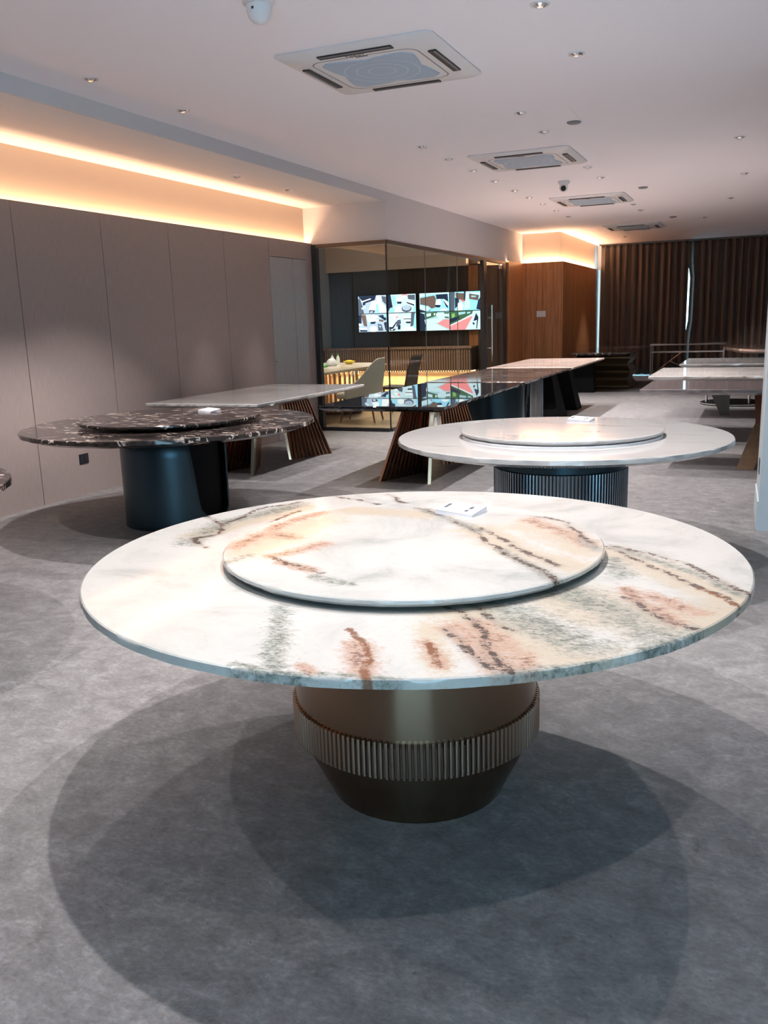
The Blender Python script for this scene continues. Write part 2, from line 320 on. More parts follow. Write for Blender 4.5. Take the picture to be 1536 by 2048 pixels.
for y in gy[1:3]: B(XB-.005, XB+.005, y-.003, y+.003, .05, 2.5).build('joint', 'groove', w4)
B(XB-.05, XB+.02, 15.5, 15.68, 0, 2.50).build('post', 'frame', w4); B(XB-.05, XB+.02, 16.78, 17.06, 0, 2.50).build('post', 'frame', w4)
d2 = struct(B(XB-.006, XB+.006, 15.70, 16.76, .012, 2.49).build('door_2', 'glass'), 'frameless glass door with a long steel handle')
MB().tube([(XB+.06, 15.88, .71), (XB+.06, 15.88, 1.73)], .014, 10).build('handle', 'chrome', d2, smooth=True)
for z in (.95, 1.5): MB().tube([(XB, 15.88, z), (XB+.06, 15.88, z)], .01, 8).build('handle_bolt', 'chrome', d2)
B(XB-.012, XB+.012, 16.6, 16.76, 2.4, 2.49).build('hinge', 'chrome', d2)
# ------------------------------------------------------------------ ceiling fittings
ORD = ['nearest', 'second', 'third', 'fourth', 'fifth', 'sixth', 'seventh', 'eighth', 'ninth', 'tenth']
_ring = MB().lathe([(.043, -.006), (.054, -.006), (.056, 0), (.043, 0)], 28, cap0=False, cap1=False)
_ring.loft([[(.043*math.cos(2*PI*k/28), .043*math.sin(2*PI*k/28), z) for k in range(28)] for z in (0, -.006)], False, False)
RING = _ring.mesh('trim_ring', 'plastic', 40)
_dish = MB().lathe([(.043, -.0005), (.030, -.010), (.016, -.016)], 11); DISH = _dish.mesh('reflector', 'chrome')
def downlight(x, y, z, label, group, power=None, col=SPOT_COL, size=100, lamp=True):
    t = thing('downlight', label, 'ceiling light', (x, y, z), 0, group)
    inst('trim_ring', RING, t); inst('reflector', DISH, t, rz=random.random())
    if lamp:
        l = bpy.data.lights.new('downlight_lamp', 'SPOT'); l.energy = SPOT_W if power is None else power; l.color = col
        l.spot_size = math.radians(size); l.spot_blend = .5; l.shadow_soft_size = .022
        o = bpy.data.objects.new('downlight_lamp', l); COL.objects.link(o); o.location = (x, y, z-.03)
    return t
rows = [('row over the round tables left of centre', -4.26, [2.1, 3.1, 5.09, 6.13]),
        ('row over the black long tables', -3.16, [8.52, 9.31, 10.15, 11.07, 12.03, 12.84, 13.69, 14.65, 15.65]),
        ('row right of the ceiling cassettes', -1.95, [7.6, 8.47, 10.69, 11.57, 14.59, 15.49]),
        ('row over the pale round tables', -1.21, [2.0, 3.04, 5.14, 6.16]),
        ('row before the pillar', -.31, [9.77, 12.29])]
for nm, x, ys in rows:
    for i, y in enumerate(ys):
        downlight(x, y, ZC, 'small chrome downlight, %s of the %s' % (ORD[i] if i else 'nearest', nm), 'recessed ceiling downlights', SPOT_W*((1.4 if y > 4.5 or x > -2 else .8) if y < 7 else 1.25), size=(100 if x > -4 else 90) if y < 7 else 84)
for x, y, lb in [(-.55, 14.75, 'small chrome downlight above the pale slab tables'), (-1.07, 17.41, 'small chrome downlight right of the farthest cassette'),
                 (-2.9, 20.49, 'small chrome downlight left of the curtain gap'), (-.09, 21.5, 'small chrome downlight close to the curtains on the right')]:
    downlight(x, y, ZC, lb, 'recessed ceiling downlights', SPOT_W*.6, size=60)
for x, y, lb in [(-2.62, .98, 'left'), (.29, .96, 'right')]:
    downlight(x, y, ZC, 'chrome downlight in the ceiling on the near %s of the veined round table' % lb, 'recessed ceiling downlights', SPOT_W*.36)
for x, y, lb in [(-2.67, 3.88, 'left'), (.35, 3.95, 'right')]:
    downlight(x, y, ZC, 'chrome downlight in the ceiling on the far %s of the veined round table' % lb, 'recessed ceiling downlights', SPOT_W*.36)
for i, y in enumerate((8.35, 9.45)): downlight(-5.19, y, ZS, 'small downlight in the warm lit soffit, %s of two' % ('nearer', 'farther')[i], 'soffit downlights', SPOT_W*.5, size=40)
for x, y, lb in [(-1.62, 8.19, 'nearest to the viewer'), (-1.586, 12.77, 'between the second and third cassettes'), (-1.57, 16.93, 'near the farthest cassette')]:
    tag(MB().lathe([(.062, 0), (.062, -.010), (.05, -.018), (0.01, -.019)], 24).build('speaker_disc', 'groove', loc=(x, y, ZC), smooth=40), 'flat grey ceiling disc %s' % lb, 'ceiling disc', 'grey ceiling discs')
tag(MB().lathe([(.06, 0), (.06, -.008), (.01, -.012)], 20).build('detector_disc', 'white', loc=(-5.10, 8.18, ZS)), 'flat white disc beside the soffit downlight', 'ceiling disc')
for x0, y0, x1, y1, lb in [(-2.35, 7.55, -1.55, 8.25, 'large')]:
    tag(B(x0, x1, y0, y1, ZC-.003, ZC-.0005).build('access_hatch', 'ceil'), 'faint white access hatch in the ceiling before the second cassette', 'ceiling hatch')
# cassette air conditioners
def rsq(h, r, z, n=6):
    return [(sx*(h-r)+r*math.cos(a), sy*(h-r)+r*math.sin(a), z) for sx, sy, a0 in ((1, 1, 0), (-1, 1, PI/2), (-1, -1, PI), (1, -1, 3*PI/2)) for a in [a0+PI/2*k/n for k in range(n+1)]]
def blob(h, k, z, n=64):                               # grille outline: square with drawn-in sides
    out = []
    for i in range(n):
        a = 2*PI*i/n; m = max(abs(math.cos(a)), abs(math.sin(a))); r = h/m*(1-.13*(1-abs(math.sin(2*a))**1.0)*1.0)
        r = min(r, h*1.30); out.append((r*math.cos(a), r*math.sin(a), z))
    return out
AC_ME = dict(
    panel=MB().loft([rsq(.53, .05, 0), rsq(.535, .055, -.010), rsq(.50, .06, -.028), rsq(.36, .08, -.034)]).mesh('panel', 'plastic', 35),
    grille=MB().loft([blob(.315, .1, -.034), blob(.31, .1, -.040)]).mesh('grille', 'grille'),
    slot=B(-.25, .25, -.026, .026, -.0385, -.030).mesh('air_slot', 'dark'), vane=B(-.24, .24, .006, .022, -.0395, -.036).mesh('vane', 'groove'))
def torus_flat(r, w, z, n=56): return MB().loft([[((r-w)*math.cos(2*PI*k/n), (r-w)*math.sin(2*PI*k/n), z) for k in range(n)], [((r+w)*math.cos(2*PI*k/n), (r+w)*math.sin(2*PI*k/n), z-.0004) for k in range(n)]], False, False)
GRV = MB()
g0, g1 = rsq(.365, .09, -.0345), rsq(.357, .085, -.0352); GRV.loft([g0, g1], False, False); GRV = GRV.mesh('groove', 'groove')
RGS = [torus_flat(r, .006, -.0402).mesh('grille_ring', 'ring') for r in (.09, .17, .25)]
def text_mesh(s, size, mat):
    c = bpy.data.curves.new('lettering', 'FONT'); c.body = s; c.size = size; c.extrude = .0006; c.align_x = 'CENTER'; c.space_character = 1.25
    o = bpy.data.objects.new('tmp', c); COL.objects.link(o); dg = bpy.context.evaluated_depsgraph_get()
    me = bpy.data.meshes.new_from_object(o.evaluated_get(dg)); bpy.data.objects.remove(o); me.materials.clear(); me.materials.append(M[mat]); return me
TXT = text_mesh('TOSOT', .034, 'dark')
for y, lb in [(5.765, 'large white cassette air conditioner with blue grille, nearest of four'), (9.76, 'white ceiling cassette air conditioner, second from the viewer'),
              (13.61, 'white ceiling cassette air conditioner behind the camera dome, third from the viewer'), (18.2, 'small looking cassette air conditioner closest to the curtains')]:
    t = thing('air_conditioner', lb, 'air conditioner', (-2.41, y, ZC), 0, 'ceiling cassette air conditioners')
    inst('panel', AC_ME['panel'], t); g = inst('grille', AC_ME['grille'], t); inst('groove', GRV, t)
    for r in RGS: inst('grille_ring', r, g)
    for a in range(4):
        ca, sa = math.cos(a*PI/2), math.sin(a*PI/2); s = inst('air_slot', AC_ME['slot'], t, (-sa*.437, ca*.437, 0), a*PI/2); inst('vane', AC_ME['vane'], s)
    l = inst('lettering', TXT, t, (-.02, -.376, -.0372)); l.rotation_euler = (PI, 0, 0)
    b = B(-.03, .05, -.352, -.345, -.0375, -.034).build('latch', 'groove', t)
# cctv
t = thing('security_camera', 'white turret security camera with black lens on the ceiling', 'camera', (-2.41, 11.6, ZC))
MB().lathe([(.075, 0), (.075, -.018), (.055, -.045)], 28).build('mount', 'plastic', t, smooth=40)
hd = MB().lathe([(.001, .055)]+[(.055*math.sin(a), .055*math.cos(a)) for a in [PI*k/12 for k in range(1, 12)]]+[(.001, -.055)], 24).build('housing', 'plastic', t, smooth=True, loc=(0, -.005, -.078))
ln = MB().lathe([(.034, 0), (.034, .012), (.02, .016)], 24).build('lens', 'blackp', hd, smooth=40); ln.rotation_euler = (math.radians(108), 0, math.radians(-12)); ln.location = (.008, -.044, -.012)
t = thing('dome_detector', 'white ceiling dome cut by the top edge of the picture', 'detector', (-2.51, 4.36, ZC))
MB().lathe([(.085, 0), (.085, -.02), (.07, -.03)], 28).build('mount', 'plastic', t, smooth=40)
MB().lathe([(.068, -.03), (.066, -.06), (.055, -.09), (.035, -.112), (.005, -.12)], 28).build('housing', 'plastic', t, smooth=True)
B(-.006, .006, -.068, -.056, -.062, -.05).build('sensor_slot', 'blackp', t)
# ------------------------------------------------------------------ wall fittings
t = thing('power_socket', 'black double power socket low on the taupe wall', 'socket', (XW, 6.275, .335))
B(0, .008, -.06, .06, -.045, .045).build('plate', 'blackp', t, bevel=.003)
for y in (-.028, .028): B(.008, .010, y-.022, y+.022, -.034, .034).build('outlet', 'dark', t)
t = thing('light_switch', 'white double light switch on the orange wood wall', 'switch', (-4.215, 18.20, 1.545))
B(-.095, .095, -.010, 0, -.06, .06).build('plate', 'plastic', t, bevel=.003)
for x in (-.045, .045): B(x-.04, x+.04, -.014, -.010, -.05, .05).build('rocker', 'plastic', t)
# ------------------------------------------------------------------ curtains
def curtain(label, x0, x1, z0, z1, y, bulge=0.):
    m = MB(); n = int((x1-x0)/.017); rings = []
    for k in range(n+1):
        x = x0+(x1-x0)*k/n; ph = 2*PI*(x-x0)/.165+.6*math.sin(x*3.1); a = .062*math.sin(ph)+.014*math.sin(2.3*ph+1)
        rings.append((x, a))
    zs = [z0, .4, .8, 1.05, 1.3, 1.8, 2.3, 2.5, 2.7, z1-.2, z1-.08, z1]
    for j, z in enumerate(zs): m.v += [(x+.008*math.sin(x*9+z)-bulge*(1-min(1, max(0, min(z-.95, 2.62-z)/.25)))*max(0, 1-(x-x0)/.3), y+a*(1. if z < z1-.2 else .75), z+(.006*math.sin(x*30) if j == 0 else 0)) for x, a in rings]
    for j in range(len(zs)-1):
        for k in range(n): i = j*(n+1)+k; m.face((i, i+1, i+n+2, i+n+1))
    o = m.build('curtain', 'curtain', smooth=True); md = o.modifiers.new('thick', 'SOLIDIFY'); md.thickness = .004
    return tag(o, label, 'curtain', 'pleated curtains')
curtain('dark brown pleated curtain left of the bright gap, beside the wood wall', -3.73, -1.68, .035, 3.13, 22.42)
curtain('dark brown pleated curtain right of the bright gap', -1.66, 1.9, .035, 3.13, 22.58, .065)
tag(B(-3.76, 1.95, 22.36, 22.64, 3.132, ZC).build('curtain_track', 'bronzed'), 'slim dark track holding the curtains at the ceiling', 'curtain track')
# ------------------------------------------------------------------ tables
def polyd(pts, lines):                                 # distance of points to a set of polylines
    d = np.full(len(pts), 9.)
    for L in lines:
        for a, b in zip(L[:-1], L[1:]):
            ab = b-a; t = np.clip(((pts-a)@ab)/(ab@ab+1e-12), 0, 1); d = np.minimum(d, np.linalg.norm(pts-(a+t[:, None]*ab), axis=1))
    return d
def crinkle(L, amp=.09, levels=4, seed=1):              # midpoint displacement so that veins wander
    r = np.random.default_rng(seed); P = [np.array(p) for p in L]
    for lv in range(levels):
        Q = [P[0]]
        for a, b in zip(P[:-1], P[1:]):
            d = b-a; nrm = np.array([-d[1], d[0]]); Q += [(a+b)/2+nrm*(r.random()-.5)*amp*2, b]
        P = Q
    return P
def disc(name, r, ztop, th, mat, parent, under=.045, n=180, rings=46, chip=.0025, attrs=None, wob=0.):
    m = MB(); prof = [(r*k/rings, ztop) for k in range(1, rings)]+[(r-.005, ztop), (r-.001, ztop-.003), (r, ztop-.008), (r, ztop-th*.55), (r-under, ztop-th), (r*.5, ztop-th)]
    jit = {}; vs = [(0, 0, ztop)]; ph = rng.random(5)*6
    for i, (rr, z) in enumerate(prof):
        edge = i >= rings-1
        for k in range(n):
            a = 2*PI*k/n; j = 0
            if i >= rings+1: j = (rng.random()-.5)*2*chip+chip*1.2*math.sin(9*a+ph[0])*math.sin(23*a+ph[1])
            vs.append(((rr+j)*math.cos(a), (rr+j)*math.sin(a), z))
    m.v = vs
    for k in range(n): m.face((0, 1+k, 1+(k+1) % n))
    for i in range(len(prof)-1):
        for k in range(n): a = 1+i*n+k; b = 1+i*n+(k+1) % n; m.face((a, a+n, b+n, b))
    m.face([1+(len(prof)-1)*n+k for k in range(n)])
    o = m.build(name, mat, parent, smooth=35)
    if attrs:
        P2 = np.array(vs)[:, :2]
        for nm, arr in attrs(P2).items():
            at_ = o.data.attributes.new(nm, 'FLOAT', 'POINT'); at_.data.foreach_set('value', arr.astype(np.float32))
    return o
def price_card(x, y, z, rz, label):
    t = thing('price_card', label, 'card', (x, y, z), rz, 'price cards on the round tables')
    MB().loft([[(-.075, -.055, 0), (.075, -.055, 0), (.075, .055, 0), (-.075, .055, 0)], [(-.075, -.055, .012), (.075, -.055, .004), (.075, .055, .016), (-.075, .055, .022)]]).build('stand', 'acry', t)
    c = MB().loft([[(-.075, -.055, .0125), (.075, -.055, .0045), (.075, .055, .0165), (-.075, .055, .0225)], [(-.075, -.055, .0165), (.075, -.055, .0085), (.075, .055, .0205), (-.075, .055, .0265)]]).build('card', 'card', t)
    def mark(x0, x1, y0, y1):
        zz = lambda x, y: .0190-.0467*x+.10*y
        return MB().poly([(x0, y0, zz(x0, y0)), (x1, y0, zz(x1, y0)), (x1, y1, zz(x1, y1)), (x0, y1, zz(x0, y1))]).build('print', 'ink', c)
    mark(-.062, -.050, -.022, .026); mark(.028, .040, -.030, -.012); mark(.030, .044, .0, .026)
    return t
# --- veined round table in front
HZ = .78; C1 = (-.985, 2.490)
def px(L, z): return [np.array([at(x, y, z).x-C1[0], at(x, y, z).y-C1[1]]) for x, y in L]
VE = [[(413, 1096), (386, 1077), (440, 1068), (441, 1055), (427, 1039), (412, 1033)], [(440, 1051), (490, 1032), (534, 1014), (601, 1004)], [(520, 1060), (552, 1040), (575, 1030), (600, 1022)],
      [(674, 992), (720, 1000), (773, 1011), (841, 1013), (900, 1030)], [(773, 989), (799, 1004), (841, 1013)],
      [(890, 1215), (930, 1228), (965, 1262), (972, 1285), (985, 1310), (1022, 1343)], [(890, 1258), (925, 1290), (955, 1318), (990, 1345)],
      [(1213, 1093), (1260, 1115), (1300, 1133), (1350, 1152), (1400, 1175), (1440, 1190), (1475, 1216)], [(1222, 1090), (1320, 1112), (1420, 1150), (1498, 1188)],
      [(1250, 1195), (1290, 1219), (1330, 1242), (1390, 1257)], [(940, 1212), (985, 1240), (1030, 1262)]]
RU = [[(696, 1258), (712, 1276), (732, 1290), (737, 1308), (728, 1335), (737, 1358)], [(856, 1288), (868, 1310), (878, 1332)], [(1400, 1178), (1440, 1192), (1470, 1212)]]
Z_T = dict(pink=[([(905, 1250), (960, 1290), (1010, 1335)], .06), ([(950, 1245), (1020, 1300), (1050, 1335)], .05), ([(855, 1285), (885, 1335)], .03), ([(715, 1290), (728, 1345)], .045), ([(1300, 1190), (1390, 1225)], .045), ([(1250, 1180), (1350, 1245)], .04), ([(600, 1330), (625, 1345)], .02)],
           grey=[([(562, 1215), (548, 1290), (545, 1342)], .045), ([(1010, 1215), (1080, 1250), (1170, 1290)], .10), ([(1150, 1190), (1230, 1220), (1330, 1280)], .10), ([(1225, 1120), (1240, 1150)], .06), ([(1300, 1300), (1390, 1262), (1340, 1290)], .05), ([(470, 1330), (600, 1352)], .025), ([(1230, 1095), (1400, 1150), (1480, 1190)], .03), ([(380, 1085), (450, 1045), (600, 1010)], .07), ([(640, 1348), (800, 1358)], .015), ([(1000, 1345), (1200, 1325)], .02)],
           tan=[([(930, 1225), (1060, 1290), (1130, 1320)], .16), ([(1150, 1200), (1300, 1240), (1420, 1240)], .18), ([(1230, 1110), (1350, 1150), (1470, 1205)], .10), ([(400, 1070), (600, 1015)], .08), ([(860, 1250), (880, 1340)], .05)])
def hero_attrs(P):
    out = {'vein': polyd(P, [crinkle(px(L, HZ), seed=i) for i, L in enumerate(VE)]), 'rust': polyd(P, [crinkle(px(L, HZ), seed=50+i) for i, L in enumerate(RU)])}
    for k, zs in Z_T.items():
        v = np.zeros(len(P))
        for L, r in zs: v = np.maximum(v, np.exp(-(polyd(P, [px(L, HZ)])/r)**2))
        out[k] = v
    return out
VS = [[(909, 1043), (961, 1072), (1002, 1098), (1039, 1121), (1086, 1142), (1112, 1161)], [(961, 1056), (1013, 1082), (1060, 1108), (1117, 1132)], [(1065, 1033), (1100, 1037), (1133, 1046)], [(1133, 1050), (1160, 1064), (1185, 1085)],
      [(534, 1111), (570, 1127), (600, 1132)], [(620, 1137), (642, 1146)], [(560, 1070), (585, 1075)], [(830, 1015), (900, 1035)]]
Z_S = dict(pink=[([(545, 1112), (600, 1100), (640, 1088)], .05), ([(1060, 1040), (1130, 1065), (1180, 1090)], .05), ([(530, 1065), (590, 1075)], .05), ([(470, 1095), (560, 1050), (640, 1025)], .05), ([(560, 1125), (620, 1140)], .035)],
           grey=[([(627, 1153), (700, 1168)], .035), ([(1000, 1098), (1112, 1161)], .035), ([(1165, 1080), (1195, 1100)], .035), ([(850, 1020), (960, 1062)], .04), ([(455, 1125), (500, 1110)], .03)],
           tan=[([(960, 1060), (1050, 1105), (1140, 1130)], .10), ([(1060, 1050), (1180, 1100)], .12), ([(500, 1100), (640, 1040)], .12), ([(700, 1020), (900, 1030)], .08)])
ZSU = .815
def sus_attrs(P):
    out = {'vein': polyd(P, [crinkle(px(L, ZSU), seed=80+i) for i, L in enumerate(VS)]), 'rust': np.full(len(P), 9.)}
    for k, zs in Z_S.items():
        v = np.zeros(len(P))
        for L, r in zs: v = np.maximum(v, np.exp(-(polyd(P, [px(L, ZSU)])/r)**2))
        out[k] = v
    return out
t = thing('round_table', 'large round marble table with brown veins on a bronze drum base', 'table', (*C1, 0))
disc('tabletop', 1.005, HZ, .043, 'hero', t, n=420, rings=150, chip=.001, attrs=hero_attrs)
disc('turntable', .594, ZSU, .022, 'hero', t, under=.012, n=320, rings=110, chip=.0008, attrs=sus_attrs)
MB().lathe([(.30, HZ-.002), (.30, ZSU-.02)], 40).build('turntable_bearing', 'acry', t)
MB().lathe([(.365, .738), (.368, .72), (.392, .33), (.392, .30)], 96).build('upper_drum', 'bronze', t, smooth=40)
MB().lathe([(.288, .0), (.290, .006), (.386, .205), (.386, .31)], 96).build('lower_drum', 'bronze', t, smooth=40)
MB().lathe([(.386, .205), (.392, .208), (.392, .318), (.386, .322)], 96, cap0=False, cap1=False).build('rib_band', 'bronzed', t, smooth=40)
rb = MB(); rb.loft([[(-.0 + .0062*math.cos(a), .0062*math.sin(a), z) for a in [2*PI*k/8 for k in range(8)]] for z in (.207, .321)]); RIB = rb.mesh('rib', 'bronze2', 40)
for k in range(146):
    a = 2*PI*k/146; inst('rib', RIB, t, (.397*math.cos(a), .397*math.sin(a), 0), a)
price_card(-.965, 2.93, ZSU, math.radians(-12), 'white price card on the turntable of the veined marble table')
# --- pale round table
C2 = (-1.113, 5.355)
t = thing('round_table', 'round white marble table on a ribbed blue-black drum', 'table', (*C2, 0))
disc('tabletop', 1.005, HZ, .05, 'wmar', t, under=.06, chip=.0022, n=260)
disc('turntable', .615, .822, .024, 'wmar', t, under=.012, n=140, rings=30, chip=.0015)
MB().lathe([(.605, HZ-.002), (.605, .792)], 90).build('turntable_ring', 'white', t)
MB().lathe([(.25, .79), (.25, .80)], 40).build('turntable_bearing', 'acry', t)
MB().lathe([(.395, 0), (.395, .59), (.415, .60), (.415, .735)], 90).build('drum', 'teal', t, smooth=40)
MB().lathe([(.412, 0), (.412, .06), (.39, .07)], 90).build('foot_ring', 'teal', t, smooth=40)
rb = MB().loft([[(.007*math.cos(a), .007*math.sin(a), z) for a in [2*PI*k/6 for k in range(6)]] for z in (.06, .592)]); RIB2 = rb.mesh('rib', 'ribd', 40)
for k in range(122):
    a = 2*PI*k/122; inst('rib', RIB2, t, (.404*math.cos(a), .404*math.sin(a), 0), a)
price_card(-1.06, 5.74, .822, math.radians(-10), 'white price card at the far edge of the white round table')
# --- dark round table and its neighbour cut by the frame
def notch_base(t, C, r=.40):
    u = math.atan2(-C[1], -C[0])                       # direction to the viewer
    m = MB(); zs = [0, .03, .05, .06, .075, .10, .14, .2, .35, .55, .735]; n = 72; rows_ = []
    for z in zs:
        w = 0 if z < .055 else min(1, math.sqrt(max(0, 1-(1-min(1, (z-.055)/.12))**2)))
        a = 15+12*(1-z/.735); mid = 48; lo = mid-(mid-a)*w; hi = mid+(80-mid)*w
        a0, a1 = math.radians(hi), math.radians(360+lo)
        rows_.append([(r*math.cos(u+a0+(a1-a0)*k/n), r*math.sin(u+a0+(a1-a0)*k/n), z) for k in range(n+1)])
    m.loft(rows_, False, False, closed=False)
    o = m.build('shell', 'teal', t, smooth=True); md = o.modifiers.new('thick', 'SOLIDIFY'); md.thickness = .012; md.offset = 0
    MB().lathe([(r-.05, .002), (r-.05, .735)], 60).build('core', 'inner', t, smooth=40)
C3 = (-4.205, 5.585)
t = thing('round_table', 'round dark brown marble table on a notched blue-black drum', 'table', (*C3, 0))
disc('tabletop', 1.11, HZ, .055, 'emp', t, under=.07, chip=.003, n=180)
disc('turntable', .70, .828, .026, 'emp', t, under=.012, n=120, rings=30, chip=.001)
MB().lathe([(.4, HZ-.002), (.4, .81)], 50).build('turntable_bearing', 'inner', t)
notch_base(t, C3)
price_card(-4.08, 5.93, .828, math.radians(-14), 'white price card on the dark marble turntable')
C0 = (-4.24, 2.585)
t = thing('round_table', 'dark marble round table cut off by the left picture edge', 'table', (*C0, 0))
disc('tabletop', 1.02, HZ, .06, 'emp', t, under=.08, n=160)
disc('turntable', .62, .828, .026, 'emp', t, under=.012, n=100, rings=20)
MB().lathe([(.4, HZ-.002), (.4, .81)], 50).build('turntable_bearing', 'inner', t)
notch_base(t, C0)
# --- long tables
def slab(name, x0, x1, y0, y1, mat, parent, z=HZ, th=.05, inset=.055, chip=.004):
    m = MB(); N = 40
    def ring(d, zz, j):
        X0, X1, Y0, Y1 = x0+d, x1-d, y0+d, y1-d; p = []
        for k in range(N): p.append((X0+(X1-X0)*k/N, Y0))
        for k in range(N): p.append((X1, Y0+(Y1-Y0)*k/N))
        for k in range(N): p.append((X1-(X1-X0)*k/N, Y1))
        for k in range(N): p.append((X0, Y1-(Y1-Y0)*k/N))
        return [(x+(rng.random()-.5)*2*j, y+(rng.random()-.5)*2*j, zz) for x, y in p]
    m.loft([ring(inset, z-th, chip*.5), ring(.002, z-th*.5, chip), ring(0, z-.006, chip*.4), ring(.005, z, 0)])
    return m.build(name, mat, parent)
def fin_leg(t, cx, y_end, y_apex, shift, n=11, half=.25):
    leg = MB().prism([(cx+shift-.16, min(y_end, y_apex)+.02), (cx+shift+.16, min(y_end, y_apex)+.02), (cx+shift+.16, max(y_end, y_apex)-.02), (cx+shift-.16, max(y_end, y_apex)-.02)], .715, .7299).build('leg', 'copperd', t)
    for s in (-1, 1):
        core = MB(); nb = []
        for k in range(n):
            f = k/(n-1); bx = cx+s*half*(1-f)+s*.012*f; by = y_end+(y_apex-y_end)*f
            tx = cx+shift+s*half*.55*(1-f)+s*.03*f; ty = y_end+(y_apex-y_end)*(.18+.70*f)
            nb.append((bx, by, tx, ty))
        for k, (bx, by, tx, ty) in enumerate(nb):
            w, d = .0075, .015; q = MB(); ang = math.atan2(y_apex-y_end, -s*half); ca, sa = math.cos(ang), math.sin(ang)
            def rect(x, y, z): return [(x+ca*a-sa*b, y+sa*a+ca*b, z) for a, b in ((-w, -d), (w, -d), (w, d), (-w, d))]
            q.loft([rect(bx, by, 0), rect(tx, ty, .715)]); q.build('fin', 'copper' if k % 2 == 0 else 'copper', leg)
        for (a, b) in zip(nb[:-1], nb[1:]):
            core.poly([(a[0], a[1], .002), (b[0], b[1], .002), (b[2], b[3], .715), (a[2], a[3], .715)])
        o = core.build('fin_web', 'copperd', leg); md = o.modifiers.new('thick', 'SOLIDIFY'); md.thickness = .006; md.offset = 0
t = thing('long_table', 'long white marble table with rose gold fin legs by the wall', 'table', (0, 0, 0))
slab('tabletop', -5.56, -4.285, 7.0, 9.43, 'wmar', t)
fin_leg(t, -4.95, 7.50, 8.02, .12); fin_leg(t, -4.83, 9.06, 8.56, -.14)
t = thing('long_table', 'glossy black marble table on fin legs reflecting the screens', 'table', (0, 0, 0))
slab('tabletop', -3.62, -2.42, 6.93, 9.60, 'black', t)
fin_leg(t, -3.03, 7.50, 8.05, .12); fin_leg(t, -3.0, 9.15, 8.60, -.10)
t = thing('long_table', 'dark brown streaked marble table, middle of the row', 'table', (0, 0, 0))
slab('tabletop', -3.63, -2.42, 9.70, 12.32, 'brown', t, z=.785)
MB().lathe([(.36, 0), (.36, .735)], 64, -3.0, 10.5).build('leg', 'teal', t, smooth=40)
B(-3.3, -2.70, 11.05, 11.75, 0, .735).build('leg', 'stripe', t); [B(-2.705, -2.69, y, y+.03, 0, .735).build('leg_edge', 'ribd', t) for y in (11.04, 11.74)]
t = thing('long_table', 'pink and brown marble table at the far end of the row', 'table', (0, 0, 0))
slab('tabletop', -3.68, -2.42, 12.42, 15.12, 'pinkm', t, z=.785)
for y, s in ((13.1, 1), (14.3, -1)):
    MB().loft([[(-3.4, y-.26+s*-.12, 0), (-2.68, y-.26+s*-.12, 0), (-2.68, y+.26+s*.0, 0), (-3.4, y+.26, 0)], [(-3.35, y-.14, .735), (-2.85, y-.14, .735), (-2.85, y+.14, .735), (-3.35, y+.14, .735)]]).build('leg', 'inner', t)
t = thing('long_table', 'black topped table with wavy bronze pedestal before the curtains', 'table', (0, 0, 0))
slab('tabletop', -3.39, -2.31, 17.15, 20.6, 'emp', t, th=.05)
wv = []
for k in range(25):
    z = .735*k/24; w = .36+.035*math.sin(z/.735*PI*5.0+.6); wv.append([(-2.82-w, 18.9-w*1.3, z), (-2.82+w, 18.9-w*1.3, z), (-2.82+w, 18.9+w*1.3, z), (-2.82-w, 18.9+w*1.3, z)])
MB().loft(wv).build('pedestal', 'bronzew', t)
MB().loft([[(-3.46, 17.45, .0), (-2.98, 17.45, .0), (-2.98, 17.7, .0), (-3.46, 17.7, .0)], [(-3.42, 17.45, .60), (-3.02, 17.45, .60), (-3.02, 17.7, .60), (-3.42, 17.7, .60)], [(-3.30, 17.5, .735), (-3.1, 17.5, .735), (-3.1, 17.65, .735), (-3.30, 17.65, .735)]]).build('leg', 'inner', t)
# right-hand tables
t = thing('long_table', 'grey brown marble slab table with crossed wooden legs', 'table', (0, 0, 0))
slab('tabletop', -1.06, 1.3, 8.76, 9.9, 'greym', t, th=.06, inset=.09)
def plank(a, b, w, th): return MB().loft([[(x, y, z) for x, y, z in ((p[0]-w, p[1]-th, p[2]), (p[0]+w, p[1]-th, p[2]), (p[0]+w, p[1]+th, p[2]), (p[0]-w, p[1]+th, p[2]))] for p in (a, b)])
for cx in (0.10, 1.0):
    plank((cx-.18, 9.0, 0), (cx-.035, 9.18, .42), .078, .05).build('leg', 'brownw', t); plank((cx-.035, 9.18, .42), (cx-.06, 9.3, .72), .075, .05).build('leg', 'redwood', t)
    plank((cx+.16, 9.6, 0), (cx+.02, 9.40, .40), .075, .05).build('leg', 'brownw', t); plank((cx+.02, 9.40, .40), (cx+.1, 9.3, .72), .075, .05).build('leg', 'redwood', t)
t = thing('long_table', 'cream marble slab table, middle of the three on the right', 'table', (0, 0, 0))
slab('tabletop', -1.19, 1.35, 10.6, 12.25, 'wmar2', t, th=.055, inset=.08)
B(-.55, -.45, 11.0, 11.1, .68, .725).build('bracket', 'silver', t)
for x in (.35, 1.0): B(x, x+.09, 10.95, 11.9, 0, .725).build('leg', 'frame', t)
B(-.55, 1.09, 11.0, 11.1, .69, .725).build('rail', 'frame', t)
t = thing('long_table', 'pale stone slab table on flared plate legs, farthest right', 'table', (0, 0, 0))
slab('tabletop', -1.05, 1.3, 13.05, 14.7, 'wmar', t, th=.05, inset=.05)
def plate(x): return MB().loft([[(a, 13.68+d, z) for a, z in ((x+.16, 0), (x+.28, 0), (x+.28, .73), (x, .73), (x, .36))] for d in (0, .05)])
plate(-.66).build('leg', 'bronzed', t); plate(.55).build('leg', 'bronzed', t)
B(-.66, .83, 13.68, 13.73, .66, .73).build('rail', 'leather', t)
